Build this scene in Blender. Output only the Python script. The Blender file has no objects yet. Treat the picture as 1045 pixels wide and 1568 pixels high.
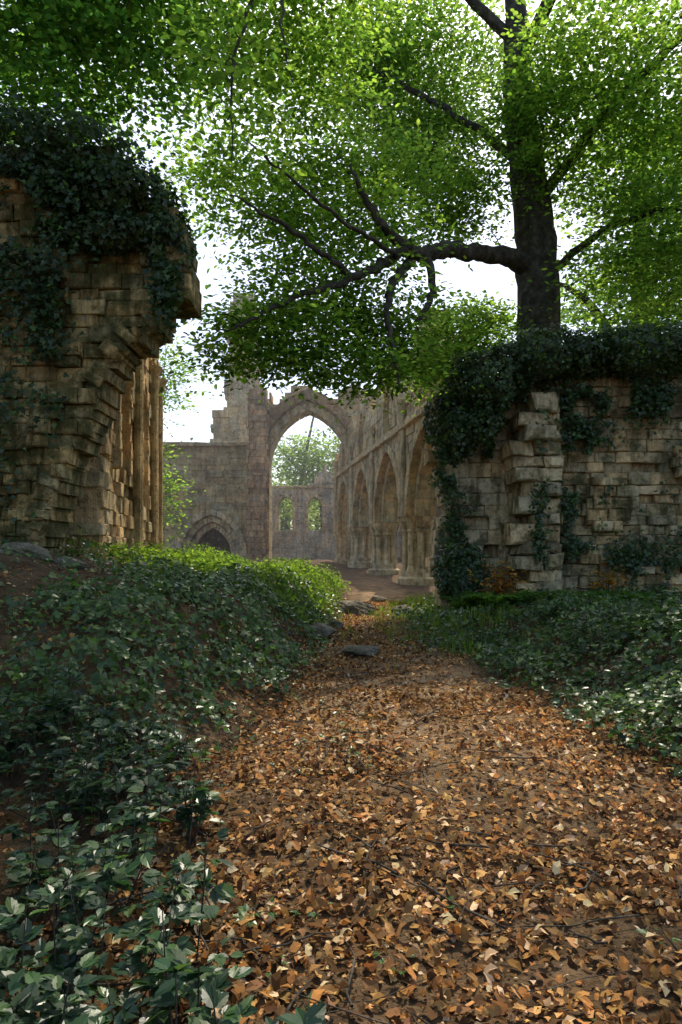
import bpy, math, random
import numpy as np
from mathutils import Vector
R=np.random.default_rng(7); random.seed(7)
scene=bpy.context.scene
# ------------------------------------------------------------------ helpers
def nrm(a):
    return a/np.maximum(np.linalg.norm(a,axis=-1,keepdims=True),1e-9)
def link(o,parent=None):
    scene.collection.objects.link(o)
    if parent is not None: o.parent=parent
    return o
def empty(name):
    o=bpy.data.objects.new(name,None); o.empty_display_size=0.3
    return link(o)
def mk(name,V,F,mat,col=None,smooth=False,parent=None):
    V=np.asarray(V,dtype=np.float32); F=np.asarray(F,dtype=np.int32); m,k=F.shape
    me=bpy.data.meshes.new(name)
    me.vertices.add(len(V)); me.vertices.foreach_set('co',V.ravel())
    me.loops.add(m*k); me.loops.foreach_set('vertex_index',F.ravel())
    me.polygons.add(m); me.polygons.foreach_set('loop_start',np.arange(m,dtype=np.int32)*k)
    me.update(calc_edges=True)
    if col is not None:
        c=np.ones((m,4),dtype=np.float32); c[:,:3]=col
        me.attributes.new('Col','FLOAT_COLOR','FACE').data.foreach_set('color',c.ravel())
    me.polygons.foreach_set('use_smooth',np.full(m,smooth,dtype=bool))
    me.materials.append(mat)
    return link(bpy.data.objects.new(name,me),parent)
_ph=R.uniform(0,6.28,(40,3))
def noise(x,y,s=1.0,k=0):
    v=0; a=1.0
    for i in range(4):
        p=_ph[(k*4+i)%40]; f=s*(1.9**i); th=p[2]
        v=v+a*np.sin(f*(x*np.cos(th)+y*np.sin(th))+p[0])*np.sin(f*(-x*np.sin(th)+y*np.cos(th))*1.1+p[1])
        a*=0.6
    return v
def sm(a,b,x):
    t=np.clip((x-a)/(b-a),0,1); return t*t*(3-2*t)
# ------------------------------------------------------------------ materials
def newmat(name):
    m=bpy.data.materials.new(name); m.use_nodes=True
    nt=m.node_tree; nt.nodes.clear(); return m,nt,nt.nodes,nt.links
def leafmat(name,trans=0.45,boost=(2.2,2.4,1.2),gloss=0.0,rough=.45):
    m,nt,N,L=newmat(name)
    out=N.new('ShaderNodeOutputMaterial'); at=N.new('ShaderNodeAttribute'); at.attribute_name='Col'
    if gloss>0:
        pr=N.new('ShaderNodeBsdfPrincipled'); pr.inputs['Roughness'].default_value=rough; pr.inputs['Specular IOR Level'].default_value=gloss
        L.new(at.outputs['Color'],pr.inputs['Base Color'])
    else:
        pr=N.new('ShaderNodeBsdfDiffuse'); L.new(at.outputs['Color'],pr.inputs['Color'])
    tr=N.new('ShaderNodeBsdfTranslucent'); mx=N.new('ShaderNodeMixShader'); mx.inputs[0].default_value=trans
    mu=N.new('ShaderNodeMix'); mu.data_type='RGBA'; mu.blend_type='MULTIPLY'; mu.inputs[0].default_value=1
    mu.inputs[7].default_value=(*boost,1)
    L.new(at.outputs['Color'],mu.inputs[6])
    L.new(mu.outputs[2],tr.inputs['Color']); L.new(pr.outputs[0],mx.inputs[1]); L.new(tr.outputs[0],mx.inputs[2]); L.new(mx.outputs[0],out.inputs[0])
    return m
def stonemat(name,moss=0.3,mosscol=(0.05,0.065,0.02),stain=0.5,tint=(1,1,1)):
    m,nt,N,L=newmat(name)
    out=N.new('ShaderNodeOutputMaterial'); at=N.new('ShaderNodeAttribute'); at.attribute_name='Col'
    pr=N.new('ShaderNodeBsdfPrincipled'); pr.inputs['Roughness'].default_value=0.92; pr.inputs['Specular IOR Level'].default_value=0.15
    tc=N.new('ShaderNodeTexCoord')
    def noi(s,d=6,r=0.6,vec=None):
        n=N.new('ShaderNodeTexNoise'); n.inputs['Scale'].default_value=s; n.inputs['Detail'].default_value=d; n.inputs['Roughness'].default_value=r
        L.new(vec or tc.outputs['Object'],n.inputs['Vector']); return n
    def ramp(src,stops):
        r=N.new('ShaderNodeValToRGB'); e=r.color_ramp.elements
        e[0].position,e[0].color=stops[0][0],(*stops[0][1],1); e[1].position,e[1].color=stops[-1][0],(*stops[-1][1],1)
        for p,c in stops[1:-1]:
            x=e.new(p); x.color=(*c,1)
        L.new(src,r.inputs[0]); return r
    def mix(bt,f,a,b):
        x=N.new('ShaderNodeMix'); x.data_type='RGBA'; x.blend_type=bt
        if isinstance(f,(int,float)): x.inputs[0].default_value=f
        else: L.new(f,x.inputs[0])
        for i,v in ((6,a),(7,b)):
            if isinstance(v,tuple): x.inputs[i].default_value=(*v,1)
            else: L.new(v,x.inputs[i])
        return x.outputs[2]
    mp=N.new('ShaderNodeMapping'); mp.inputs['Scale'].default_value=(3.2,3.2,.45); L.new(tc.outputs['Object'],mp.inputs['Vector'])
    n1=noi(1.1); n2=noi(6,8,.65); n3=noi(38,4,.6); n4=noi(2.6,8,.7); n5=noi(1.6,6,.65,mp.outputs[0]); n6=noi(4.3,5,.6)
    r1=ramp(n1.outputs[0],[(0.3,(0.58,0.51,0.4)),(0.5,(1.05,0.95,0.78)),(0.7,(1.42,1.27,1.0))])
    c=mix('MULTIPLY',1,at.outputs['Color'],r1.outputs[0])
    r2=ramp(n2.outputs[0],[(0.3,(0.4,0.36,0.32)),(0.48,(1,1,1)),(0.72,(1.4,1.38,1.32))])
    c=mix('MULTIPLY',min(1,stain+.3),c,r2.outputs[0])
    r6=ramp(n6.outputs[0],[(0.62,(0,0,0)),(0.68,(.5,.5,.5))])
    c=mix('MIX',r6.outputs[0],c,(.52,.5,.38))
    r5=ramp(n5.outputs[0],[(0.38,(0.2,0.19,0.15)),(0.54,(1,1,1))])
    c=mix('MULTIPLY',stain,c,r5.outputs[0])
    c=mix('MULTIPLY',1,c,tint)
    rm=ramp(n4.outputs[0],[(0.62-moss*.4,(0,0,0)),(0.70-moss*.3,(1,1,1))])
    mf=N.new('ShaderNodeMath'); mf.operation='MULTIPLY'; mf.inputs[1].default_value=0.78; L.new(rm.outputs[0],mf.inputs[0])
    c=mix('MIX',mf.outputs[0],c,mosscol)
    L.new(c,pr.inputs['Base Color'])
    ad=N.new('ShaderNodeMath'); ad.operation='MULTIPLY_ADD'; ad.inputs[1].default_value=0.35
    L.new(n3.outputs[0],ad.inputs[0]); L.new(n2.outputs[0],ad.inputs[2])
    b=N.new('ShaderNodeBump'); b.inputs['Strength'].default_value=1; b.inputs['Distance'].default_value=0.1
    L.new(ad.outputs[0],b.inputs['Height']); L.new(b.outputs[0],pr.inputs['Normal']); L.new(pr.outputs[0],out.inputs[0])
    return m
def noisemat(name,cols,scale=3,bump=0.05,rough=0.95,fine=25,attr=False):
    m,nt,N,L=newmat(name)
    out=N.new('ShaderNodeOutputMaterial'); pr=N.new('ShaderNodeBsdfPrincipled'); pr.inputs['Roughness'].default_value=rough; pr.inputs['Specular IOR Level'].default_value=0.15
    tc=N.new('ShaderNodeTexCoord'); n=N.new('ShaderNodeTexNoise'); n.inputs['Scale'].default_value=scale; n.inputs['Detail'].default_value=10; n.inputs['Roughness'].default_value=.7
    n2=N.new('ShaderNodeTexNoise'); n2.inputs['Scale'].default_value=fine; n2.inputs['Detail'].default_value=6
    L.new(tc.outputs['Object'],n.inputs['Vector']); L.new(tc.outputs['Object'],n2.inputs['Vector'])
    r=N.new('ShaderNodeValToRGB'); e=r.color_ramp.elements; k=len(cols)
    e[0].position=0.32; e[0].color=(*cols[0],1); e[1].position=0.68; e[1].color=(*cols[-1],1)
    for i,c in enumerate(cols[1:-1]):
        x=e.new(0.32+0.36*(i+1)/(k-1)); x.color=(*c,1)
    L.new(n.outputs[0],r.inputs[0])
    if attr:
        at=N.new('ShaderNodeAttribute'); at.attribute_name='Col'; mu=N.new('ShaderNodeMix'); mu.data_type='RGBA'; mu.blend_type='MULTIPLY'; mu.inputs[0].default_value=1
        L.new(at.outputs['Color'],mu.inputs[6]); L.new(r.outputs[0],mu.inputs[7]); L.new(mu.outputs[2],pr.inputs['Base Color'])
    else: L.new(r.outputs[0],pr.inputs['Base Color'])
    b=N.new('ShaderNodeBump'); b.inputs['Strength'].default_value=1; b.inputs['Distance'].default_value=bump
    L.new(n2.outputs[0],b.inputs['Height']); L.new(b.outputs[0],pr.inputs['Normal']); L.new(pr.outputs[0],out.inputs[0])
    return m
M_leaf=leafmat('beech_leaf',0.58,(3.7,3.5,1.7))
M_ivy=leafmat('ivy_leaf',0.25,(2.2,2.6,1.1),0.42,.34)
M_litter=leafmat('dead_leaf',0.15,(1.5,1.2,1.0))
M_grass=leafmat('grass_blade',0.45,(2.6,2.6,1.0))
M_far=leafmat('far_leaf',0.5,(2.8,2.7,1.6))
M_stoneL=stonemat('mossy_limestone',0.44,(.06,.07,.02),.8)
M_stoneR=stonemat('weathered_limestone',0.3,(0.06,0.07,0.025),0.7)
M_stoneA=stonemat('abbey_limestone',0.16,(0.12,0.12,0.06),0.5)
M_bark=noisemat('bark',[(0.025,0.02,0.015),(0.06,0.052,0.04),(0.13,0.115,0.09)],6,0.03,.9,18)
M_ground=noisemat('earth',[(0.45,.4,.35),(1,1,1),(1.6,1.6,1.6)],3.5,0.05,.95,30,True)
M_rock=noisemat('rock',[(0.05,0.05,0.025),(0.16,0.14,0.1),(0.3,0.26,0.2)],4,0.06)
# ------------------------------------------------------------------ leaf templates (along, side, up)
T_S=(np.array([[0,0,0],[.3,.28,.05],[.72,.24,.03],[1,0,-.08],[.72,-.24,.03],[.3,-.28,.05]]),np.array([[0,5,4],[0,4,3],[0,3,2],[0,2,1]]))
T_L=(np.array([[0,0,0],[.5,0,-.05],[1,0,-.16],[.22,.22,.05],[.6,.27,.05],[.22,-.22,.05],[.6,-.27,.05]]),np.array([[0,1,3],[1,4,3],[1,2,4],[0,5,1],[1,5,6],[1,6,2]]))
T_D=(np.array([[0,0,0],[.45,0,.1],[1,0,.02],[.15,.2,.1],[.6,.3,.22],[.2,-.26,.02],[.65,-.22,.18]]),T_L[1])
T_I=(np.array([[.35,0,-.03],[0,0,0],[-.1,.3,.03],[.3,.5,.06],[.48,.24,.03],[1,0,-.08],[.48,-.24,.03],[.3,-.5,.06],[-.1,-.3,.03]]),np.array([[0,2,1],[0,3,2],[0,4,3],[0,5,4],[0,6,5],[0,7,6],[0,8,7],[0,1,8]]))
T_G=(np.array([[0,-.03,0],[0,.03,0],[.5,.025,.02],[.5,-.025,.02],[1,0,-.15]]),np.array([[0,1,2],[0,2,3],[3,2,4]]))
sd_=[(.06,.14),(.2,.27),(.24,.22),(.42,.34),(.46,.27),(.64,.27),(.67,.2),(.84,.14),(.86,.09)]
bo=[(0,0,0)]+[(a,b,.25*b-.1*a*a) for a,b in sd_]+[(1,0,-.14)]+[(a,-b,.25*b-.1*a*a) for a,b in sd_[::-1]]
T_B=(np.array([(.45,0,-.03)]+bo),np.array([[0,1+(i+1)%len(bo),1+i] for i in range(len(bo))]))
def leaves(name,P,Nn,size,T,col,mat,parent=None,D=None):
    P=np.asarray(P,float); n=len(P); Nn=nrm(np.asarray(Nn,float))
    if D is None: D=R.normal(size=(n,3))
    D=nrm(D-(D*Nn).sum(1,keepdims=True)*Nn); S=np.cross(Nn,D)
    tv,tf=T; k=len(tv); s=np.asarray(size).reshape(-1,1,1)
    V=P[:,None]+s*(tv[None,:,0:1]*D[:,None]+tv[None,:,1:2]*S[:,None]+tv[None,:,2:3]*Nn[:,None])
    F=(tf[None]+k*np.arange(n)[:,None,None]).reshape(-1,3)
    return mk(name,V.reshape(-1,3),F,mat,np.repeat(np.clip(col,0.002,1),len(tf),axis=0),False,parent)
def colmix(n,cols,p=None,var=0.2):
    cols=np.array(cols); i=R.choice(len(cols),n,p=p)
    return cols[i]*(1+R.uniform(-var,var,(n,1)))*(1+R.uniform(-.08,.08,(n,3)))
def tubes(name,paths,mat,parent=None,seg=7):
    V=[];F=[];o=0
    a=np.linspace(0,2*np.pi,seg,endpoint=False)
    for pts,rad in paths:
        pts=np.asarray(pts,float); rad=np.asarray(rad,float); t=nrm(np.gradient(pts,axis=0))
        ref=np.array([0,0,1.]) if abs(t[0,2])<.8 else np.array([1.,0,0])
        s=nrm(np.cross(t,ref)); u=np.cross(s,t)
        ring=pts[:,None]+rad[:,None,None]*(np.cos(a)[None,:,None]*s[:,None]+np.sin(a)[None,:,None]*u[:,None])
        V.append(ring.reshape(-1,3)); m=len(pts)
        i=np.arange(m-1)[:,None]*seg; j=np.arange(seg)[None]; jn=(j+1)%seg
        F.append(np.stack([i+j,i+jn,i+seg+jn,i+seg+j],-1).reshape(-1,4)+o); o+=m*seg
    return mk(name,np.concatenate(V),np.concatenate(F),mat,None,True,parent)
def smoothpath(pts,rad,n=6,wob=0.0):
    pts=np.array(pts,float); rad=np.array(rad,float); m=len(pts)
    P=np.vstack([2*pts[0]-pts[1],pts,2*pts[-1]-pts[-2]]); out=[];rr=[]
    for i in range(m-1):
        p0,p1,p2,p3=P[i:i+4]
        for t in np.linspace(0,1,n,endpoint=False):
            out.append(.5*((2*p1)+(-p0+p2)*t+(2*p0-5*p1+4*p2-p3)*t*t+(-p0+3*p1-3*p2+p3)*t**3)); rr.append(rad[i]*(1-t)+rad[i+1]*t)
    out.append(pts[-1]); rr.append(rad[-1]); out=np.array(out)
    if wob: out[1:-1]+=R.normal(0,wob,(len(out)-2,3))
    return out,np.array(rr)
# ------------------------------------------------------------------ terrain
def edgeL(y): return np.interp(y,[0,2,3.5,4.5,5.2,6,8,10,13,18,25],[-.1,-.3,-.75,-1.05,-.95,-.7,-.4,-.25,.0,.3,.3])
def edgeR(y): return np.interp(y,[0,2,4,5,6.5,7.6,8.6,10,12,14,16,18,30],[2.2,2.3,2.3,2.1,1.9,1.95,1.5,.85,.75,.7,1.2,1.9,1.0])
def edgeB(y): return np.interp(y,[0,4,8,12,16,30],[2.2,2.2,1.9,1.6,2.8,6])
def H(x,y):
    b=np.interp(y,[-5,0,3,14,19,34,60,300],[0,0,0,.26,.42,.9,1.2,2])
    l=np.interp(y,[-5,4.3,5.2,6.6,8.2,12,20,30,50],[.0,.06,.4,.95,1.02,.78,.5,.2,0])*sm(0,1.3,edgeL(y)-x+.12*noise(x,y,1.2,4))
    l=l+0.45*sm(2.2,4.2,-x)*sm(40,20,y)*sm(2,7,y)
    r=np.interp(y,[-5,2,4,6,8,12,20,40],[.1,.3,.5,.7,.65,.4,.2,0])*sm(0,1.8,x-edgeB(y))
    hu=.3*np.exp(-((x-2)/.95)**2-((y-11.2)/1.5)**2)
    return b+l+r+hu+.035*noise(x,y,1.7,1)+.012*noise(x,y,6,2)
xs=np.unique(np.concatenate([np.linspace(-250,-12,20),np.linspace(-12,-5,24),np.linspace(-5,6,190),np.linspace(6,14,24),np.linspace(14,250,20)]))
ys=np.unique(np.concatenate([np.linspace(-60,0,14),np.linspace(0,16,230),np.linspace(16,45,60),np.linspace(45,400,30)]))
gx,gy=np.meshgrid(xs,ys); gz=H(gx,gy)
nx=len(xs);ny=len(ys); ii,jj=np.meshgrid(np.arange(nx-1),np.arange(ny-1)); a=(jj*nx+ii).ravel()
fx,fy=gx.ravel()[a],gy.ravel()[a]
wp=sm(-.2,.5,np.minimum(fx-edgeL(fy),edgeR(fy)+.2-fx)+.2*noise(fx,fy,2.2,2))*sm(3.5,7,fy)*sm(30,18,fy)
gc=np.array([.1,.065,.035])[None]*(1-wp[:,None])+np.array([.25,.165,.09])[None]*wp[:,None]
mk('ground',np.stack([gx,gy,gz],-1).reshape(-1,3),np.stack([a,a+1,a+nx+1,a+nx],-1),M_ground,gc,True)
def slope_n(x,y):
    e=.08; return nrm(np.stack([-(H(x+e,y)-H(x-e,y))/(2*e),-(H(x,y+e)-H(x,y-e))/(2*e),np.ones_like(x)],-1))
# ------------------------------------------------------------------ masonry
class Blocks:
    def __init__(s): s.V=[];s.C=[]
    def add(s,c4,f0,f1,fr,col,ch=.015,jit=.006):
        o,u,n=fr; c4=np.array(c4,float)+R.normal(0,jit,(4,2)); c=c4.mean(0)
        d=c4-c; l=np.linalg.norm(d,axis=1,keepdims=True); ins=c+d*(1-np.minimum(.45,ch*R.uniform(.8,2.2,(4,1))/l)); ed=c+d*(1-.003/l)
        tl=R.normal(0,ch*.45,4)
        for qi,(q,f) in enumerate(((ins,f0),(ed,f0+ch),(ed,f1-ch),(ins,f1))):
            for k in range(4):
                g=f+(tl[k] if qi>=2 else 0)
                s.V.append((o[0]+u[0]*q[k,0]+n[0]*g,o[1]+u[1]*q[k,0]+n[1]*g,q[k,1]))
        s.C.append(col)
    def build(s,name,mat,parent=None):
        m=len(s.C); f=[[3,2,1,0],[12,13,14,15]]
        for r in range(3):
            for k in range(4): f.append([r*4+k,r*4+(k+1)%4,r*4+4+(k+1)%4,r*4+4+k])
        f=np.array(f); F=(f[None]+16*np.arange(m)[:,None,None]).reshape(-1,4)
        return mk(name,np.array(s.V),F,mat,np.repeat(np.array(s.C),len(f),axis=0),False,parent)
def bcol(base,var=.22):
    b=np.array(base)*(1+random.uniform(-var,var)); w=random.uniform(-.1,.1)
    return b*np.array([1+w,1,1-w])
def masonry(B,fr,t,u0,u1,z0,z1,inside,bh=.28,bl=(.3,.65),jit=.03,base=(.36,.33,.26),var=.22,ch=.015,f=0.0,relief=0.0,lost=0.0):
    z=z0
    while z<z1:
        h=bh*random.uniform(.75,1.25); u=u0-random.uniform(0,bl[0])
        while u<u1:
            w=random.uniform(*bl)
            def emit(a,b):
                s=[inside(a+(b-a)*q,z+h*.5) for q in (.1,.5,.9)]
                if not any(s): return
                if all(s) or (b-a)<.18:
                    if s[1]:
                        j=random.gauss(0,jit)
                        if relief: j+=relief*float(noise((a+b)/2,z,1.5,5))
                        if random.random()<lost: j-=random.uniform(.1,.25)
                        B.add([(a,z),(b,z),(b,z+h),(a,z+h)],f-t+random.gauss(0,jit),f+j,fr,bcol(base,var),ch)
                    return
                m=(a+b)/2; emit(a,m); emit(m,b)
            emit(u,u+w); u+=w
        z+=h
def archp(s,r): c=(r*r-s*s)/(2*s); return c,s+c
def in_arch(u,z,uc,s,zb,zs,r,e=0):
    if z<zb: return False
    if z<=zs: return abs(u-uc)<s+e
    c,Rr=archp(s,r); dz=z-zs; q=(Rr+e)**2-dz*dz
    return q>0 and abs(u-uc)<math.sqrt(q)-c
def ring(B,fr,uc,s,zb,zs,r,w,f0,f1,base,n=9,jamb=True,ch=.02):
    c,Rr=archp(s,r); th=math.acos(min(1,c/Rr)); tho=math.acos(min(1,c/(Rr+w)))
    for sg in (-1,1):
        for i in range(n):
            a,b=i/n,(i+1)/n
            q=[]
            for rad,t_,v in ((Rr,th,a),(Rr+w,tho,a),(Rr+w,tho,b),(Rr,th,b)):
                q.append((uc+sg*(-c+rad*math.cos(t_*v)),zs+rad*math.sin(t_*v)))
            if sg<0: q=q[::-1]
            B.add(q,f0+random.gauss(0,.006),f1+random.gauss(0,.006),fr,bcol(base,.15),ch)
        if jamb:
            z=zb
            while z<zs-.01:
                h=min(.34,zs-z); x0=uc+sg*s; x1=uc+sg*(s+w); a,b=min(x0,x1),max(x0,x1)
                B.add([(a,z),(b,z),(b,z+h),(a,z+h)],f0,f1+random.gauss(0,.008),fr,bcol(base,.15),ch); z+=h
def pip(poly):
    def f(x,y):
        c=False; n=len(poly)
        for i in range(n):
            x1,y1=poly[i]; x2,y2=poly[(i+1)%n]
            if (y1>y)!=(y2>y) and x<(x2-x1)*(y-y1)/(y2-y1)+x1: c=not c
        return c
    return f
def lathe_mesh(items,name,mat,parent,col):
    V=[];F=[];o=0
    for cx,cy,prof,seg in items:
        a=np.linspace(0,2*np.pi,seg,endpoint=False)+.2
        for r,z in prof: V.append(np.stack([cx+r*np.cos(a),cy+r*np.sin(a),np.full(seg,z)],-1))
        m=len(prof); i=np.arange(m-1)[:,None]*seg; j=np.arange(seg)[None]; jn=(j+1)%seg
        F.append(np.stack([i+j,i+jn,i+seg+jn,i+seg+j],-1).reshape(-1,4)+o); o+=m*seg
    V=np.concatenate(V);F=np.concatenate(F)
    return mk(name,V,F,mat,np.array(col)*(1+R.uniform(-.1,.1,(len(F),1))),False,parent)
# ---- abbey
abbey=empty('abbey_ruin')
CA=(.53,.47,.33); CB=(.45,.385,.255)
u_=(-.152,.988); AF=((5.53,0.0),u_,(-.988,-.152))
sp=5.06; piers=[17.72+sp*i for i in range(5)]
B=Blocks()
def topA(u): return 8.0+.5*math.sin(u*1.3)+.35*math.sin(u*3.1)-1.2*max(0,(u-34)/5)-1.6*max(0,20.5-u)
def insA(u,z):
    if z>topA(u): return False
    for p in piers[:-1]:
        if in_arch(u,z,p+sp/2,1.98,-1,2.75,2.5,.2): return False
        if in_arch(u,z,p+sp/2,.55,6.0,7.0,.8,.12): return False
    return True
masonry(B,AF,.9,piers[0]-.5,piers[-1]+.6,2.75,9.6,insA,.32,(.4,.8),.015,CA,.2)
for p in piers[:-1]:
    ring(B,AF,p+sp/2,2.0,0,2.75,2.5,.34,-.94,.07,CA,11,False)
    ring(B,AF,p+sp/2,1.72,0,2.75,2.2,.27,-.7,-.2,CA,11,False)
    ring(B,AF,p+sp/2,.5,6.0,7.0,.75,.2,-.93,.04,CA,6,True)
u=piers[0]-.5
while u<piers[-1]+.5:
    B.add([(u,5.6),(u+.8,5.6),(u+.8,5.78),(u,5.78)],-.1,.18,AF,bcol(CA,.1),.03); u+=.8
B.build('arcade_wall',M_stoneA,abbey)
items=[]
for p in piers:
    cx=5.53-.152*p+.988*.45; cy=.988*p+.152*.45; g=float(H(np.array(cx),np.array(cy)))-.2
    items.append((cx,cy,[(.0,g),(.66,g),(.66,g+.4),(.56,g+.47),(.56,g+.57),(.45,g+.67),(.38,g+.75),(.38,2.25),(.45,2.28),(.42,2.36),(.47,2.5),(.62,2.62),(.66,2.75),(.0,2.75)],8))
    for q in range(8):
        a=q*math.pi/4+.15; r=.1
        items.append((cx+.4*math.cos(a),cy+.4*math.sin(a),[(.0,g+.5),(.16,g+.6),(.12,g+.75),(r,g+.8),(r,2.22),(.15,2.28),(.12,2.34),(.22,2.6),(.22,2.73)],10))
    if p<19: continue
    for q in (-.2,0,.2):
        sx=cx-.988*.5-.152*q; sy=cy-.152*.5+.988*q
        items.append((sx,sy,[(.0,2.6),(.12,2.75),(.09,2.85),(.09,6.2),(.14,6.3),(.2,6.55),(0,6.56)],8))
lathe_mesh(items,'arcade_pillars',M_stoneA,abbey,(.6,.54,.4))
B=Blocks(); AO=((5.53+4.6*.988,4.6*.152),u_,(-.988,-.152))
def insO(u,z):
    if z>5.6+.5*math.sin(u*1.1): return False
    for p in piers[1:]:
        if in_arch(u,z,p+sp/2,.5,2.6,3.8,.9): return False
    return u>25+.4*math.sin(z*4)
masonry(B,AO,.7,22.5,42,-.2,6.5,insO,.32,(.4,.8),.02,(.15,.125,.09),.25)  # stone colour darkened to stand for the shade behind the arcade openings
B.build('aisle_wall',M_stoneA,abbey)
# crossing wall + transept
B=Blocks(); XF=((0.0,34.0),(1.0,0.0),(0.0,-1.0)); uc,sA,zsA,rA=-1.62,1.95,5.9,2.75
def insX(u,z):
    if in_arch(u,z,uc,sA,-1,zsA,rA,.3): return False
    if in_arch(u,z,-6.45,1.5,-1,1.5,1.95,.0): return False
    if u<-4.6: return z<6.9+.12*math.sin(u*5)
    if u<-3.5: return z<9.5+.3*math.sin(u*7)
    return z<9.7+.4*math.sin(u*2.3)-.5*abs(u+1)*.3
masonry(B,XF,1.3,-9.5,1.2,-.2,11,insX,.3,(.4,.9),.02,CB,.24)
ring(B,XF,uc,sA,0,zsA,rA,.42,-1.35,.06,CA,13,True)
ring(B,XF,uc,sA+.42,0,zsA,rA+.5,.5,-.6,.35,(.3,.22,.14),13,False)
for k in range(3): ring(B,XF,-6.45,1.5-.3*k,0,1.5,1.95-.33*k,.28,-.5-.2*k,.1-.22*k,(.58,.5,.38),10,True)
masonry(B,XF,.3,-8,-5,-.2,3.5,lambda u,z:True,.3,(.4,.8),.02,(.08,.065,.05),.2,.015,-.8)  # back of the blind doorway, recess shade put into its dark colour
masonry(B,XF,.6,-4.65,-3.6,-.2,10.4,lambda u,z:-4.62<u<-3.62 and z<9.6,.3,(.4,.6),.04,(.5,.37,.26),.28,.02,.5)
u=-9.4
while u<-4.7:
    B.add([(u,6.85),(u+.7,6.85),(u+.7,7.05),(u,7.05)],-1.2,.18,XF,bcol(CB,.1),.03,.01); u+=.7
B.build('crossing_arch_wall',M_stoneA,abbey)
B=Blocks(); TF=((0.0,41.0),(1.0,0.0),(0.0,-1.0))
masonry(B,TF,1.5,-7.6,-5.4,0,10.6,lambda u,z:z<10.3-.4*abs(math.sin(u*3)),.4,(.5,1),.03,CA,.15)
masonry(B,TF,1.5,-7.0,-4.6,10,17,lambda u,z:abs(u+5.9)<1.1-.05*(z-10)+.15*math.sin(z*4),.4,(.5,1),.03,CA,.15)
B.build('tower_remnant',M_stoneA,abbey)
B=Blocks(); FF=((0.0,47.0),(1.0,0.0),(0.0,-1.0))
def insF(u,z):
    for c in (-3.82,-1.8,-7,2.2):
        if in_arch(u,z,c,.5,2.9,4.7,.7,.1): return False
    return z<6.0+.1*math.sin(u*4)+max(0,1.5-abs(u+1.1)*1.3)
masonry(B,FF,1,-11,5,0,8,insF,.38,(.5,1),.02,(.46,.44,.4),.12)
for c in (-3.82,-1.8,-7,2.2): ring(B,FF,c,.48,2.9,4.7,.68,.22,-.9,.06,CA,6,True)
u=-11
while u<5:
    B.add([(u,6.0),(u+.9,6.0),(u+.9,6.15),(u,6.15)],-.5,.15,FF,bcol(CA,.1),.03,.01); u+=.9
B.build('east_end_wall',M_stoneA,abbey)
# left aisle wall, sunlit
B=Blocks(); LF=((-2.15,0.0),u_,(.988,.152))
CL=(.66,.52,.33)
def insL(u,z):
    if in_arch(u,z,13.1,.55,3.1,4.6,.8): return False
    if in_arch(u,z,16.0,.5,2.6,4.6,.9): return False
    return z<6.7+.15*(u-12)+.25*math.sin(u*5) and u<18.6+.25*math.sin(z*5)
masonry(B,LF,1.1,11.2,19,-.2,8.5,insL,.26,(.3,.65),.03,CL,.2,.02,0,.05,.04)
for c in (13.1,16.0): ring(B,LF,c,.52 if c<15 else .48,3.1 if c<15 else 2.6,4.6,.78 if c<15 else .88,.2,-.5,.07,CL,6,True)
masonry(B,LF,.3,11.8,14,2.9,5.6,lambda u,z:True,.12,(.2,.3),.01,(.32,.14,.07),.2,.01,-.5)
B.build('sunlit_aisle_wall',M_stoneA,abbey)
items=[]
for uu in (14.3,14.55,17.2,17.42,18.5):
    sx=-2.15-.152*uu+.988*.1; sy=.988*uu+.152*.1
    pr=[(0,.5),(.17,.6),(.11,.8)]
    zz=.8
    while zz<5.2:
        zz+=random.uniform(.5,.8); q=random.uniform(.085,.1); pr+=[(q,zz-.02),(q-.015,zz),(q,zz+.02)]
    items.append((sx,sy,pr+[(.15,5.95),(.13,6.0),(.22,6.2),(.0,6.22)],9))
lathe_mesh(items,'wall_shafts',M_stoneA,abbey,CL)
# ------------------------------------------------------------------ left near ruin
ra=empty('ruined_archway')
B=Blocks(); F1=((0.0,9.5),(1.0,0.0),(0.0,-1.0))
poly=[(-9,-.6),(-9,7.4),(-5.3,7.24),(-3.65,7.33),(-3.15,7.14),(-2.88,6.64),(-2.3,6.28),(-2.15,5.85),(-2.15,5.05),(-2.46,5.0),(-2.5,4.72),(-2.78,4.66),(-2.85,4.44),(-3.12,4.4),(-3.28,4.0),(-3.46,3.46),(-3.78,2.92),(-4.02,2.28),(-4.15,1.73),(-4.3,1.1),(-4.4,-.6)]
ip=pip(poly); CLR=(.52,.43,.25)
masonry(B,F1,.8,-9,-1.8,-.6,7.6,ip,.19,(.24,.55),.03,CLR,.35,.02,0,.05,.07)
ip2=lambda u,z: ip(u,z) and (math.sin(u*2.3+z*1.1)+math.sin(z*2.7-u*1.2+1)>.6) and u>-6.5
masonry(B,F1,.4,-6.5,-2.2,0,7.0,ip2,.19,(.24,.5),.04,CLR,.35,.025,.11,.05,.05)
masonry(B,F1,1.5,-9,-4.5,-.6,5.4,lambda u,z:u<-4.55-.3*max(0,z-2.4)+.15*float(noise(u*0,z,2.1,2)),.15,(.16,.36),.05,(.47,.38,.2),.35,.035,.26,.1,.1)
cur=np.array([(-4.3,1.0),(-4.15,1.73),(-4.02,2.28),(-3.78,2.92),(-3.46,3.46),(-3.28,4.0),(-2.95,4.45),(-2.55,4.78)])
cs,_=smoothpath(np.c_[cur,np.zeros(8)],np.ones(8),4); cs=cs[:,:2]
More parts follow.
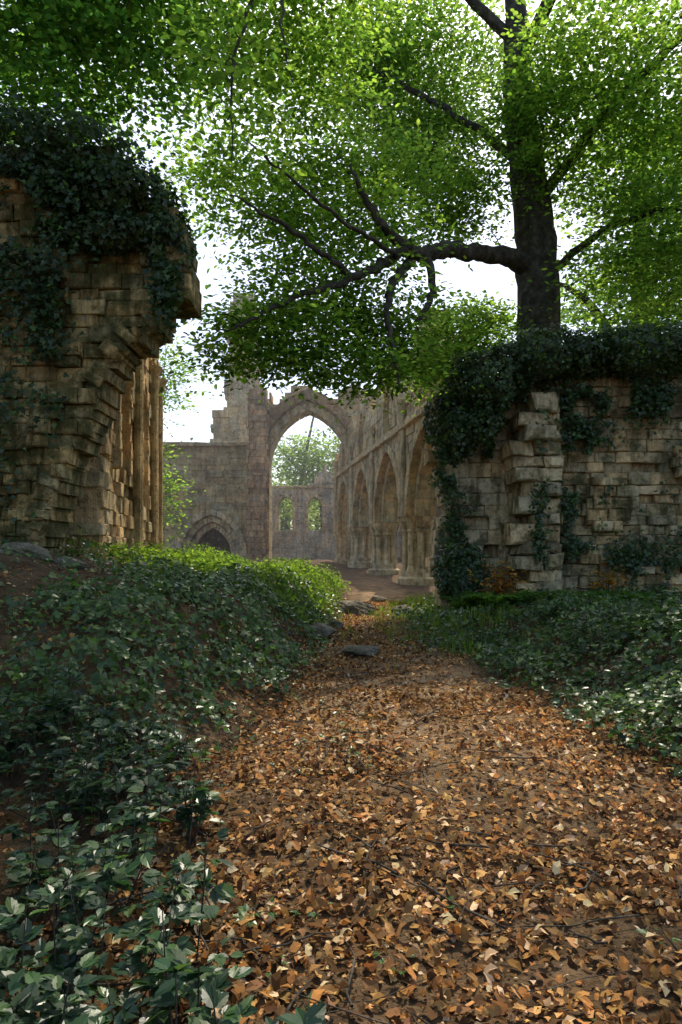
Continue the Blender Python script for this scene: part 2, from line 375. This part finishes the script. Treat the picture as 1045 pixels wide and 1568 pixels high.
for i in range(len(cs)-1):
    if random.random()<.12: continue
    d=cs[i+1]-cs[i]; nn=np.array([-d[1],d[0]]); nn/=np.linalg.norm(nn); w=random.uniform(.18,.3)
    B.add([cs[i],cs[i+1],cs[i+1]+nn*w,cs[i]+nn*w],-.75,.03+random.gauss(0,.04),F1,bcol((.6,.48,.28),.3),.035,.02)
B.build('archway_stonework',M_stoneL,ra)
# ------------------------------------------------------------------ right near ruin
rw=empty('ruined_wall')
B=Blocks(); G=((0.0,13.3),(1.0,0.0),(0.0,-1.0)); CR=(.52,.44,.3)
masonry(B,G,.8,1.9,3.6,-.3,4.5,lambda u,z:u>1.9+.12*math.sin(z*3.3)+(.0 if z<3 else -.1),.24,(.3,.65),.02,(.7,.62,.48),.15,.02,0,.03,.04)
G2=((0.0,12.35),(1.0,0.0),(0.0,-1.0))
z=-.2; k=0
while z<4.3:
    h=random.uniform(.18,.34); l=3.1+(.26 if k%2 else 0)+random.uniform(-.15,.16)-(.12 if z>2.6 else 0)
    if z>3.7: l+=(z-3.7)*.6
    m=l+random.uniform(.3,.55)
    B.add([(l,z),(m,z),(m,z+h),(l,z+h)],-.8,random.gauss(0,.05)+(.1 if k%3==0 else 0),G2,bcol((.7,.61,.45),.18),.04,.025)
    if m<4: B.add([(m+.01,z),(4.02,z),(4.02,z+h),(m+.01,z+h)],-.8,random.gauss(-.06,.05),G2,bcol((.56,.49,.35),.25),.04,.02)
    z+=h; k+=1
G3=((0.0,12.75),(1.0,0.0),(0.0,-1.0))
masonry(B,G3,.9,4.0,10.5,-.3,5.1,lambda u,z:u>4.03,.2,(.22,.55),.03,CR,.32,.022,0,.06,.07)
masonry(B,G3,.3,4.6,10.5,.2,3.4,lambda u,z:u>4.6 and math.sin(u*2.1+z*1.7)+math.sin(z*3.1-u*1.3)>.5,.2,(.22,.5),.05,CR,.3,.025,.16,.05)
masonry(B,G3,.6,2.4,10.5,4.1,5.2,lambda u,z:z<4.9+.2*math.sin(u*2),.24,(.3,.6),.05,(.34,.3,.22),.25)
B.build('wall_stonework',M_stoneR,rw)
# ------------------------------------------------------------------ ivy on walls
IVC=[(.035,.065,.022),(.05,.085,.025),(.025,.05,.02),(.08,.14,.03)]
def shell(ells,dens,size=.075,cols=IVC,p=(.35,.3,.25,.1)):
    P=[];Nn=[]
    for c,r,n in ells:
        d=nrm(R.normal(size=(n,3))); rr=1+.2*noise(d[:,0]*2+c[0],d[:,1]*2+d[:,2]*2,1.5,3)[:,None]
        k=R.uniform(.75,1.06,(n,1)); P.append(np.array(c)+d*np.array(r)*k*rr); Nn.append(nrm(d/np.array(r))+R.normal(0,.5,(n,3))+[0,-.1,.3])
    P=np.concatenate(P);Nn=np.concatenate(Nn);n=len(P)
    return P,Nn,size*R.uniform(.6,1.3,n),colmix(n,cols,p)
def face_ivy(patches,size=.075):
    P=[];Nn=[]
    for (x,y,z,rx,rz,n,th) in patches:
        a=R.normal(size=(n,2))*.5; px=x+a[:,0]*rx; pz=z+a[:,1]*rz
        keep=noise(px,pz,2.2,4)>-.15; px=px[keep];pz=pz[keep]
        P.append(np.stack([px,y-np.abs(R.normal(0,th,len(px)))-.03,pz],-1)); Nn.append(R.normal(0,.4,(len(px),3))+[0,-.8,.5])
    P=np.concatenate(P);Nn=np.concatenate(Nn);n=len(P)
    return P,Nn,size*R.uniform(.6,1.3,n),colmix(n,IVC,(.35,.3,.25,.1))
def cat(*a): return [np.concatenate(x) for x in zip(*a)]
A=cat(shell([((-4.6,9.6,7.2),(1.5,.9,.45),5000),((-3.05,9.6,6.5),(.7,.7,.42),3500),((-2.45,9.7,5.9),(.38,.6,.5),2600),((-6.5,9.3,7.0),(1.6,1,.6),4000),((-3.3,9.3,5.95),(.8,.3,.25),1500)],1),
 face_ivy([(-4.6,9.2,6.2,1.2,1.0,4200,.15),(-5.0,9.0,4.5,.75,2.0,6000,.15),(-4.0,9.3,4.8,.3,1.4,1000,.08),(-2.4,9.4,5.3,.2,.6,800,.1),(-4.9,8.95,2.6,.5,1.6,1800,.08),(-3.6,9.4,6.6,1.0,.5,1800,.12)]))
leaves('ivy',*A[:3],T_I,A[3],M_ivy)
A=cat(shell([((2.15,12.9,4.0),(.5,.6,.65),3000),((2.75,12.6,4.75),(.75,.75,.6),4500),((3.9,12.5,5.15),(1.1,.8,.45),5000),((5.4,12.5,5.25),(1.3,.8,.45),5000),((7.3,12.5,5.3),(1.5,.9,.5),3500),((2.25,12.75,1.15),(.45,.4,.62),2600),((2.55,12.5,4.0),(.45,.35,.4),1500)],1),
 face_ivy([(4.45,12.65,3.6,.5,1.6,2800,.1),(4.35,12.65,2.0,.3,1.2,1200,.08),(5.6,12.6,4.4,1.6,.4,3200,.12),(5.4,12.6,1.3,1.1,.6,1600,.1),(2.7,13.2,3.4,.6,.5,600,.08),(2.3,13.2,2.0,.35,.5,500,.06),(3.55,12.25,1.9,.15,1.6,600,.05),(6.6,12.6,2.5,.5,1.5,1300,.1),(2.05,12.9,3.1,.25,.5,600,.1)]))
leaves('ivy',*A[:3],T_I,A[3],M_ivy)
# ------------------------------------------------------------------ ground cover
def scatter(n,x0,x1,y0,y1,mask,pw=1.0):
    x=R.uniform(x0,x1,n); y=y0+(y1-y0)*R.uniform(0,1,n)**pw; k=mask(x,y); return x[k],y[k]
def mlit(x,y):
    d=np.minimum(x-edgeL(y)+.25,edgeR(y)+.35-x); p=sm(-.35,.3,d+.15*noise(x,y,2.5,5)); p=np.maximum(p,.16*(y>2))
    p=p*(.45+.55*sm(-.9,.2,noise(x,y,1.3,6)))*(1-.65*np.exp(-((x-1.6)/.45)**2-((y-8.2)/.8)**2))
    return R.uniform(size=len(x))<p*np.where((x>-4)&(x<5),1,.2)
x,y=scatter(165000,-3.5,4.2,1.3,17,mlit,1.45); n=len(x)
z=H(x,y)+R.uniform(.0,.035,n)
LIT=[(.46,.26,.1),(.37,.18,.06),(.1,.055,.028),(.64,.47,.28),(.2,.11,.05)]
S=.014+.064*R.uniform(size=n)**1.8
cl=colmix(n,LIT,(.23,.2,.24,.11,.22),.3)*(1+.25*noise(x,y,1.1,3)).clip(.5,1.4)[:,None]
leaves('fallen_leaves',np.stack([x,y,z],-1),slope_n(x,y)+R.normal(0,.5,(n,3)),S,T_D,cl,M_litter)
def miv(x,y):
    dl=edgeL(y)-x; nz=.25*noise(x,y,1.6,6); p=sm(.0,.5,dl+nz)*sm(4.5,5.2,y+nz*.5)*(1-.92*sm(2.5,3.2,-x+nz)*sm(4.5,5.5,y))
    dr=x-edgeR(y)-.1; q=sm(.0,.45,dr+nz)*sm(2.8,4.6,y)
    q=q*np.where((y>9)&(x<3.0),.35,1)
    return R.uniform(size=len(x))<np.maximum(p,q)*(.3+.7*(noise(x,y,3.1,7)>-.4))
x,y=scatter(115000,-5.2,6.5,2.6,15,miv,1.15); n=len(x)
hh=(R.uniform(.02,.2,n)*(1+.7*noise(x,y,2.2,8)).clip(.3,1.9))
GC=[(.045,.085,.025),(.065,.115,.03),(.1,.165,.04),(.025,.05,.02)]
leaves('ground_ivy',np.stack([x,y,H(x,y)+hh],-1),slope_n(x,y)+R.normal(0,.5,(n,3))+[0,-.15,0],R.uniform(.035,.085,n),T_I,colmix(n,GC,(.3,.35,.2,.15)),M_ivy)
def mcr(x,y): return R.uniform(size=len(x))<sm(0,.6,edgeL(y)-x)*sm(9.5,11.5,y)*(noise(x,y,1.5,9)>-.7)
x,y=scatter(24000,-4.5,.5,9.5,22,mcr); n=len(x)
hh=R.uniform(.02,.3,n)*(1+.6*noise(x,y,1.3,3)).clip(.2,1.6)
leaves('undergrowth',np.stack([x,y,H(x,y)+hh],-1),slope_n(x,y)+R.normal(0,.5,(n,3)),R.uniform(.05,.11,n),T_S,colmix(n,[(.1,.17,.035),(.13,.2,.045),(.06,.11,.03)]),M_grass)
def mgr(x,y):
    g=np.exp(-((x-2)/1.1)**2-((y-11)/1.9)**2)+.8*np.exp(-((x-1.6)/1.4)**2-((y-15.5)/1.8)**2)
    return R.uniform(size=len(x))<g*1.0*(x>edgeR(y)-.1)+.5*np.exp(-((x+1.5)/1.2)**2-((y-13)/3)**2)
x,y=scatter(42000,-4,5,8.6,19,mgr); n=len(x)
leaves('grass',np.stack([x,y,H(x,y)-.01],-1),R.normal(size=(n,3))*[1,1,.1],R.uniform(.08,.26,n)*(1+.4*noise(x,y,2.5,4)).clip(.4,1.5),T_G,colmix(n,[(.07,.14,.03),(.1,.18,.04),(.15,.17,.06)]),M_grass,None,R.normal(0,.35,(n,3))+[0,0,1])
def plants(name,pts,hmin,hmax,ls,cols,mat,nl=(6,11),T=T_B):
    P=[];Nn=[];D=[];S=[];paths=[]
    for (x,y) in pts:
        g=float(H(np.array(x),np.array(y))); h=random.uniform(hmin,hmax); lean=R.normal(0,.12,2)
        top=np.array([x+lean[0],y+lean[1],g+h]); base=np.array([x,y,g-.03]); mid=(top+base)/2+[lean[0]*.3,lean[1]*.3,.05]
        paths.append((np.array([base,mid,top]),[.004,.003,.002]))
        for i in range(random.randint(*nl)):
            a=random.uniform(0,6.28); t=random.uniform(.45,1); c=base+(top-base)*t
            d=np.array([math.cos(a),math.sin(a),random.uniform(-.3,.25)]); st=random.uniform(.02,.08)
            P.append(c+d*st); D.append(d); Nn.append(np.array([0,0,1])-.2*d+R.normal(0,.25,3)); S.append(ls*random.uniform(.5,1.25)*(1.2-.4*t))
            for sg in (-1,1):
                if random.random()<.75:
                    a2=a+sg*.95; d2=np.array([math.cos(a2),math.sin(a2),d[2]]); P.append(c+d*st); D.append(d2); Nn.append(Nn[-1]+R.normal(0,.1,3)); S.append(S[-1]*.8)
    e=empty(name); n=len(P)
    leaves('leaves',np.array(P),np.array(Nn),np.array(S),T,colmix(n,cols,None,.3),mat,e,np.array(D)); tubes('stems',paths,M_bark,e,4)
pts=[]
while len(pts)<480:
    x=random.uniform(-3.2,-.1); y=random.uniform(1.5,5.0)
    if x<edgeL(y)-.02+.1*math.sin(y*7) and noise(x,y,2,1)>-.9: pts.append((x,y))
plants('bramble_bush',pts,.12,.5,.09,[(.022,.05,.025),(.036,.075,.03),(.016,.04,.02),(.055,.1,.035)],M_ivy)
pts=[]
while len(pts)<190:
    x=random.uniform(1.7,4.5); y=random.uniform(3.2,8.5)
    if x>edgeR(y)+.05+.15*math.sin(y*6): pts.append((x,y))
plants('bramble_bush',pts,.1,.45,.085,[(.03,.07,.03),(.055,.11,.04),(.03,.06,.03)],M_ivy)
pts=[(random.gauss(1.75,.3),random.gauss(9.4,.35)) for _ in range(50)]+[(random.gauss(2.7,.4),random.gauss(9.8,.5)) for _ in range(50)]
plants('bramble_bush',pts,.08,.3,.075,[(.04,.09,.03),(.06,.12,.04),(.03,.06,.03)],M_ivy,T=T_L)
pts=[(random.gauss(2.75,.16),random.gauss(11.6,.12)) for _ in range(30)]+[(random.gauss(4.6,.14),random.gauss(11.9,.1)) for _ in range(18)]
plants('autumn_fern',pts,.4,.8,.11,[(.55,.23,.04),(.4,.22,.04),(.22,.18,.04)],M_litter,T=T_L)
P=[];Nn=[];D=[];S=[];paths=[]
for i in range(26):
    cx=random.uniform(1.9,5.2); cy=11.4+random.gauss(0,.35); g=float(H(np.array(cx),np.array(cy)))
    for k in range(9):
        a=random.uniform(0,6.28); l=random.uniform(.35,.62); q=[]
        for t in np.linspace(0,1,7): q.append(np.array([cx+math.cos(a)*l*t,cy+math.sin(a)*l*t,g+l*(1.4*t-1.0*t*t)]))
        paths.append((q,[.004]*4+[.003,.002,.001]))
        for t in np.linspace(.12,.98,15):
            j=t*6; i0=min(5,int(j)); c=q[i0]+(q[i0+1]-q[i0])*(j-i0); tt=nrm(q[i0+1]-q[i0]); sd=nrm(np.cross(tt,[0,0,1]))
            for sg in (-1,1):
                P.append(c); D.append(sg*sd+.35*tt); Nn.append(np.cross(sd,tt)+R.normal(0,.15,3)); S.append(.13*(1.05-t)+.02)
e=empty('fern'); n=len(P); leaves('fronds',np.array(P),np.array(Nn),np.array(S),T_S,colmix(n,[(.07,.15,.03),(.1,.18,.035),(.05,.11,.025)]),M_grass,e,np.array(D)); tubes('stalks',paths,M_bark,e,4)
pts=[(random.uniform(-.4,.2),random.uniform(4.6,7.4)) for _ in range(26)]+[(random.gauss(-.1,.5),random.gauss(2.6,.3)) for _ in range(14)]
plants('ivy_seedling',pts,.03,.12,.05,[(.05,.1,.03),(.07,.12,.03)],M_ivy,(2,5))
paths=[]
for i in range(200):
    x=random.uniform(-1,3); y=1.6+7*random.random()**1.4; a=random.uniform(0,3.14); l=random.uniform(.1,.6)
    q=[]
    for t in np.linspace(-.5,.5,5):
        px=x+math.cos(a)*l*t+random.gauss(0,.008); py=y+math.sin(a)*l*t+random.gauss(0,.008); q.append((px,py,float(H(np.array(px),np.array(py)))+.035+.01*random.random()))
    r=random.uniform(.002,.007); paths.append((q,[r,r,r*.9,r*.8,r*.5]))
tubes('fallen_twigs',paths,M_bark,None,5)
def rock(name,c,r,seed,flat=1.0):
    import bmesh
    bm=bmesh.new(); bmesh.ops.create_icosphere(bm,subdivisions=4,radius=1)
    rs=np.random.default_rng(seed); dirs=nrm(rs.normal(size=(14,3))); off=rs.uniform(.62,.92,14)
    for v in bm.verts:
        p=np.array(v.co)
        for d,o in zip(dirs,off):
            q=p@d
            if q>o: p=p-d*(q-o)
        p=p*(1+.04*math.sin(p[0]*9+seed)*math.sin(p[1]*8)+.02*math.sin(p[2]*21+p[0]*17)); v.co=p*np.array(r)+np.array(c)
    me=bpy.data.meshes.new(name); bm.to_mesh(me); bm.free(); me.materials.append(M_rock); link(bpy.data.objects.new(name,me))
def gz_(x,y): return float(H(np.array(float(x)),np.array(float(y))))
rock('stone_slab',(.28,9.6,gz_(.28,9.6)+.04),(.34,.3,.1),3)
for i,(x,y,r) in enumerate([(.25,14.6,.5),(-.4,10.7,.34),(1.35,14.8,.28),(-.15,12.2,.26),(4.6,11.2,.4),(.9,16.8,.3),(-4.0,8.6,.35),(-3.5,8.7,.25)]):
    rock('boulder',(x,y,gz_(x,y)+r*.1),(r,r*.8,r*.5),10+i)
# ------------------------------------------------------------------ trees
def tree(name,limbs,ells,leafsize,nleaf,cols,mat=M_leaf,p=None,spread=.34,seed=1,barkmat=M_bark,flat=.07,maxr=.035):
    e=empty(name); paths=[]; nodes=[];nr=[]
    for pts,rad in limbs:
        a,b=smoothpath(pts,rad,6,.02); paths.append((a,b)); nodes.append(a); nr.append(b)
    nodes=np.concatenate(nodes); nr=np.concatenate(nr)
    tg=[]
    for c,r,n in ells:
        d=nrm(R.normal(size=(n,3)))*R.uniform(0,1,(n,1))**.45; tg.append(np.array(c)+d*np.array(r))
    tg=np.concatenate(tg); d0=np.min(np.linalg.norm(tg[:,None]-nodes[None,::3],axis=2),axis=1); tg=tg[np.argsort(d0)]
    buf=np.zeros((len(nodes)+4*len(tg),3)); br=np.zeros(len(buf)); m=len(nodes); buf[:m]=nodes; br[:m]=nr
    small=[];dirs=[]
    for t in tg:
        dd=((buf[:m]-t)**2).sum(1); i=int(dd.argmin()); d=math.sqrt(dd[i]); s=buf[i]
        r0=min(br[i]*.75,.007+.014*d,maxr); ctrl=(s+t)/2+R.normal(0,.08*d+.01,3)+[0,0,.08*d]
        q=np.array([(1-v)**2*s+2*v*(1-v)*ctrl+v*v*t for v in (0,.3,.6,.85,1)])
        small.append((q,[r0,r0*.85,r0*.7,r0*.5,r0*.3+.001]))
        for k in range(1,5): buf[m]=q[k]; br[m]=max(r0*(1-.15*k),.004); m+=1
        dirs.append(nrm(q[4]-q[2]))
    tubes('trunk_and_limbs',paths,barkmat,e,12); tubes('branches',small,barkmat,e,4)
    n=len(tg)*nleaf; C=np.repeat(tg,nleaf,axis=0); Dm=np.repeat(np.array(dirs),nleaf,axis=0)
    off=R.normal(size=(n,3))*[spread,spread,flat]; off[:,2]-=.25*(off[:,0]**2+off[:,1]**2)
    tilt=np.repeat(R.normal(0,.22,(len(tg),2)),nleaf,axis=0); off[:,2]+=tilt[:,0]*off[:,0]+tilt[:,1]*off[:,1]
    cv=np.repeat(R.uniform(.65,1.35,(len(tg),1)),nleaf,axis=0)
    leaves('leaves',C+off,R.normal(0,.42,(n,3))+[0,0,1],leafsize*R.uniform(.6,1.2,n),T_S,colmix(n,cols,p)*cv,mat,e,off+Dm*.3+R.normal(0,.2,(n,3)))
    return e
BL=[(.07,.13,.028),(.09,.16,.033),(.12,.19,.04),(.045,.09,.025)]
limbs=[([(4.75,16,.2),(4.68,16,3),(4.64,16,5.5),(4.62,16,7.6),(4.5,16,9.4),(4.2,15.9,11.6),(4.0,15.8,14.5)],[.7,.58,.53,.5,.46,.38,.22]),
([(4.5,16,8.2),(3.8,15.5,8.3),(3.13,15,8.15),(2.25,14,7.8),(1.62,13.2,7.35),(1.24,12.6,7.2),(.79,12.2,7.4),(.44,12,7.75),(.15,11.8,8.3)],[.25,.21,.18,.16,.14,.11,.08,.06,.02]),
([(1.5,13.05,7.35),(.98,12.3,6.5),(.79,11.8,5.75),(.86,11.5,5.0),(.97,11.3,4.3)],[.1,.08,.055,.035,.012]),
([(1.24,12.6,7.25),(.6,12,6.6),(-.13,11.5,6.1),(-.86,11,5.65),(-1.39,10.6,5.2),(-1.9,10.3,4.9)],[.1,.08,.06,.045,.03,.01]),
([(1.65,13.2,7.4),(1.72,12.8,6.6),(1.5,12.5,5.95),(1.2,12.3,5.5)],[.09,.07,.045,.015]),
([(.2,11.8,6.35),(-.35,11.4,6.6),(-1.0,11.2,7.0),(-1.8,10.9,7.3)],[.055,.045,.035,.01]),
([(1.3,12.8,7.3),(1.0,12.2,6.9),(.3,11.3,6.9),(-.6,10.5,7.2),(-1.5,9.8,7.6)],[.05,.045,.035,.025,.01]),
([(4.1,15.9,13.4),(2.6,15.6,14.6),(.6,14.6,15),(-1.4,12.6,14),(-3.2,10,12.6)],[.14,.1,.08,.05,.02]),
([(4.3,16,10.6),(3.0,16.2,11.8),(1.4,16.6,13),(0,17,14)],[.12,.08,.06,.03]),
([(4.5,16,9.6),(5.8,15,11.2),(7.2,13.6,12.2),(8.3,12,12.4)],[.14,.11,.08,.04]),
([(4.6,16,7.8),(5.6,15.2,8.6),(6.6,14.2,8.7),(7.5,13.4,8.2)],[.11,.08,.06,.03]),
([(3.9,15.7,12.5),(5,13,14),(6,10,14)],[.16,.12,.04]),
([(-.7,8.8,11.0),(-1.1,8.6,9.8),(-1.1,8.6,8.7),(-1.34,8.6,7.7),(-1.38,8.6,6.5)],[.035,.03,.025,.018,.006]),
([(-.2,9,11.0),(-.5,8.8,9.4),(-.75,8.6,8.4),(-.6,8.6,7.5)],[.03,.025,.018,.006])]
ells=[((-.1,13.0,6.2),(2.2,1.0,1.2),110),((-1.3,11.6,5.3),(1.3,1.0,.7),60),((1.0,12.9,5.6),(1.2,.8,1.0),55),((-.4,13.2,7.8),(2.4,1.2,.9),95),((-.4,11.8,4.9),(1.9,.7,.4),55),
((-1.6,14,9.2),(2.3,1.3,1.2),110),((.6,14.6,9.8),(1.8,1.1,.8),65),((-.2,12.2,6.9),(1.5,.6,.6),20),((2.6,15.8,9.6),(1.2,.8,.9),75),((3.4,16.6,7.2),(.9,.6,.6),40),
((-1.2,12.6,10.7),(2.3,1.6,1.1),140),((-1.6,10.4,12),(2.6,2.5,1.4),170),((1.6,17.6,14.2),(3.2,2.2,1.9),420),((2.2,17.2,11.6),(1.8,1.2,1.3),160),((6.2,14.6,11.3),(2.8,2.3,2.5),400),((6.8,14,8),(2.2,1.8,1.6),200),((4.4,14.9,11.5),(.9,.6,1.8),75),
((5.8,9.5,13),(3,2.5,1.5),190),((0,6.5,13.0),(3,2,1.2),150),((3.0,15.2,6.2),(1.2,.8,.7),50),((-1.2,9,7.8),(.8,.8,1.2),14),((2.4,15.2,5.7),(1.3,.8,.7),60)]
tree('unseen_shade_tree',limbs,ells,.12,48,BL,spread=.36)
limbs=[([(-9,13,.5),(-8.6,13,5),(-8,12.6,9),(-7.5,12,13)],[.5,.4,.3,.15]),([(-8.2,12.7,8),(-6.5,11.5,9.5),(-4.8,10.5,10),(-3,9.8,9.6)],[.2,.15,.1,.04]),([(-8,12.6,9),(-7,10,11.5),(-5.5,8.5,12)],[.18,.1,.04])]
tree('unseen_shade_tree',limbs,[((-5,10.8,9.6),(2.6,2,1.7),290),((-3.2,10.4,9.8),(1.5,1.5,1.3),110),((-6,9,12),(3,2.5,1.8),190),((-7,12,8.3),(2,2,1.2),90)],.12,46,[(.04,.095,.03),(.06,.13,.035),(.09,.16,.035)])
# unseen tree added behind the viewpoint, its crown there to shade the foreground
limbs=[([(-3.4,-2.5,-.1),(-3.3,-2.4,4),(-3.0,-2,7.5),(-2.6,-1.5,10)],[.4,.32,.24,.1]),([(-3.1,-2.2,6.5),(-1.5,-.8,8),(.5,.5,8.6)],[.15,.1,.04]),([(-3.2,-2.3,6),(-4.2,.2,7.4),(-4.8,2.5,8)],[.14,.1,.04])]
tree('unseen_shade_tree',limbs,[((-3.6,1.0,7.8),(2.8,2.8,1.2),150),((.2,-.6,8.8),(2.8,2.2,1.0),90)],.2,30,BL,spread=.5)
limbs=[([(10,22,.5),(9.8,22,6),(9.5,21.6,11),(9.2,21,15)],[.5,.4,.3,.12]),([(9.7,22,7),(7.5,20.5,9),(6,19.5,9.4)],[.2,.12,.04]),([(9.6,22,9),(12,20,11),(13,19,11)],[.2,.12,.04])]
tree('maple_tree',limbs,[((8.8,20.5,8),(3.2,2.5,3),300),((10.5,20,12),(4,3,3),260),((6.5,20,6.3),(2.2,1.5,1.2),80)],.18,36,BL,M_leaf,None,.5)
limbs=[([(-6.3,22.5,.8),(-6.2,22.4,3),(-5.9,22,5.5),(-5.6,21.8,8)],[.05,.04,.03,.012])]
tree('young_tree',limbs,[((-5.5,21.8,7.2),(.9,1,1.5),60),((-5.7,21.8,3.6),(.6,.8,1.6),46)],.13,28,BL)
limbs=[([(-3.6,55,1),(-3.4,55,6),(-2.8,54.6,9.5),(-2,54,13)],[.25,.2,.14,.06]),([(-3.3,55,7),(-1.5,54.5,9.5),(0,54,11)],[.1,.07,.03]),([(-3.2,55,8),(-5,54,10),(-6,54,12)],[.1,.07,.03])]
tree('ash_tree',limbs,[((-2.0,54,8.8),(3.6,2.5,2.4),160),((-.5,54,6.5),(2,2,1.5),70)],.3,30,[(.1,.17,.04),(.13,.2,.05)],M_far,None,.7)
e=empty('distant_trees'); paths=[];P=[];cl=[]
for i in range(95):
    a=random.uniform(-.95,.95); d=random.uniform(52,95); x=math.sin(a)*d*.95; y=math.cos(a)*d+5; hgt=random.uniform(9,14)*(d/75)
    paths.append(([(x,y,0),(x+random.gauss(0,.4),y,hgt*.5),(x+random.gauss(0,.8),y,hgt*.9)],[.3,.22,.08]))
    for k in range(16):
        c=np.array([x,y,hgt*.62])+R.normal(size=3)*[2.6,2.2,hgt*.2]; m=52
        P.append(c+R.normal(size=(m,3))*[.9,.9,.5]); cl.append(np.tile(np.array(random.choice([(.07,.12,.035),(.1,.15,.045),(.12,.17,.055)]))*random.uniform(.7,1.3),(m,1)))
P=np.concatenate(P);cl=np.concatenate(cl);n=len(P)
leaves('foliage',P,R.normal(0,.5,(n,3))+[0,0,1],R.uniform(.28,.5,n),T_S,cl,M_far,e); tubes('trunks',paths,M_bark,e,6)
# ------------------------------------------------------------------ mist standing in the nave and woods
m,nt,N,L=newmat('mist'); out=N.new('ShaderNodeOutputMaterial'); vs=N.new('ShaderNodeVolumeScatter'); vs.inputs['Density'].default_value=.003; vs.inputs['Anisotropy'].default_value=.55
L.new(vs.outputs[0],out.inputs['Volume'])
bx=np.array([(x,y,z) for z in (-1,22) for y in (15,120) for x in (-60,60)],float)
mk('mist',bx,[[0,2,3,1],[4,5,7,6],[0,1,5,4],[2,6,7,3],[0,4,6,2],[1,3,7,5]],m)
# ------------------------------------------------------------------ light
w=bpy.data.worlds.new('World'); scene.world=w; w.use_nodes=True; N=w.node_tree.nodes; L=w.node_tree.links
bg=N.get('Background') or N.new('ShaderNodeBackground'); sky=N.new('ShaderNodeTexSky'); sky.sky_type='NISHITA'; sky.sun_disc=False
EL,AZ=math.radians(60),math.radians(15)
sky.sun_elevation=EL; sky.sun_rotation=AZ; sky.dust_density=3; sky.air_density=1.0; sky.ozone_density=1
L.new(sky.outputs[0],bg.inputs['Color']); bg.inputs['Strength'].default_value=.27
sd=bpy.data.lights.new('sun','SUN'); sd.energy=5; sd.angle=math.radians(.5); sd.color=(1,.9,.74)
so=link(bpy.data.objects.new('sun',sd)); s=Vector((math.cos(EL)*math.sin(AZ),math.cos(EL)*math.cos(AZ),math.sin(EL))); so.rotation_euler=s.to_track_quat('Z','Y').to_euler()
cd=bpy.data.cameras.new('camera'); cam=link(bpy.data.objects.new('camera',cd)); cam.location=(0,0,1.6); cam.rotation_euler=(math.radians(90),0,0)
cd.sensor_fit='VERTICAL'; cd.sensor_height=36; cd.sensor_width=24; cd.lens=24; cd.shift_y=.0389; cd.clip_end=1000; cd.clip_start=.05
scene.camera=cam
scene.view_settings.view_transform='Standard'; scene.view_settings.look='None'; scene.view_settings.exposure=0
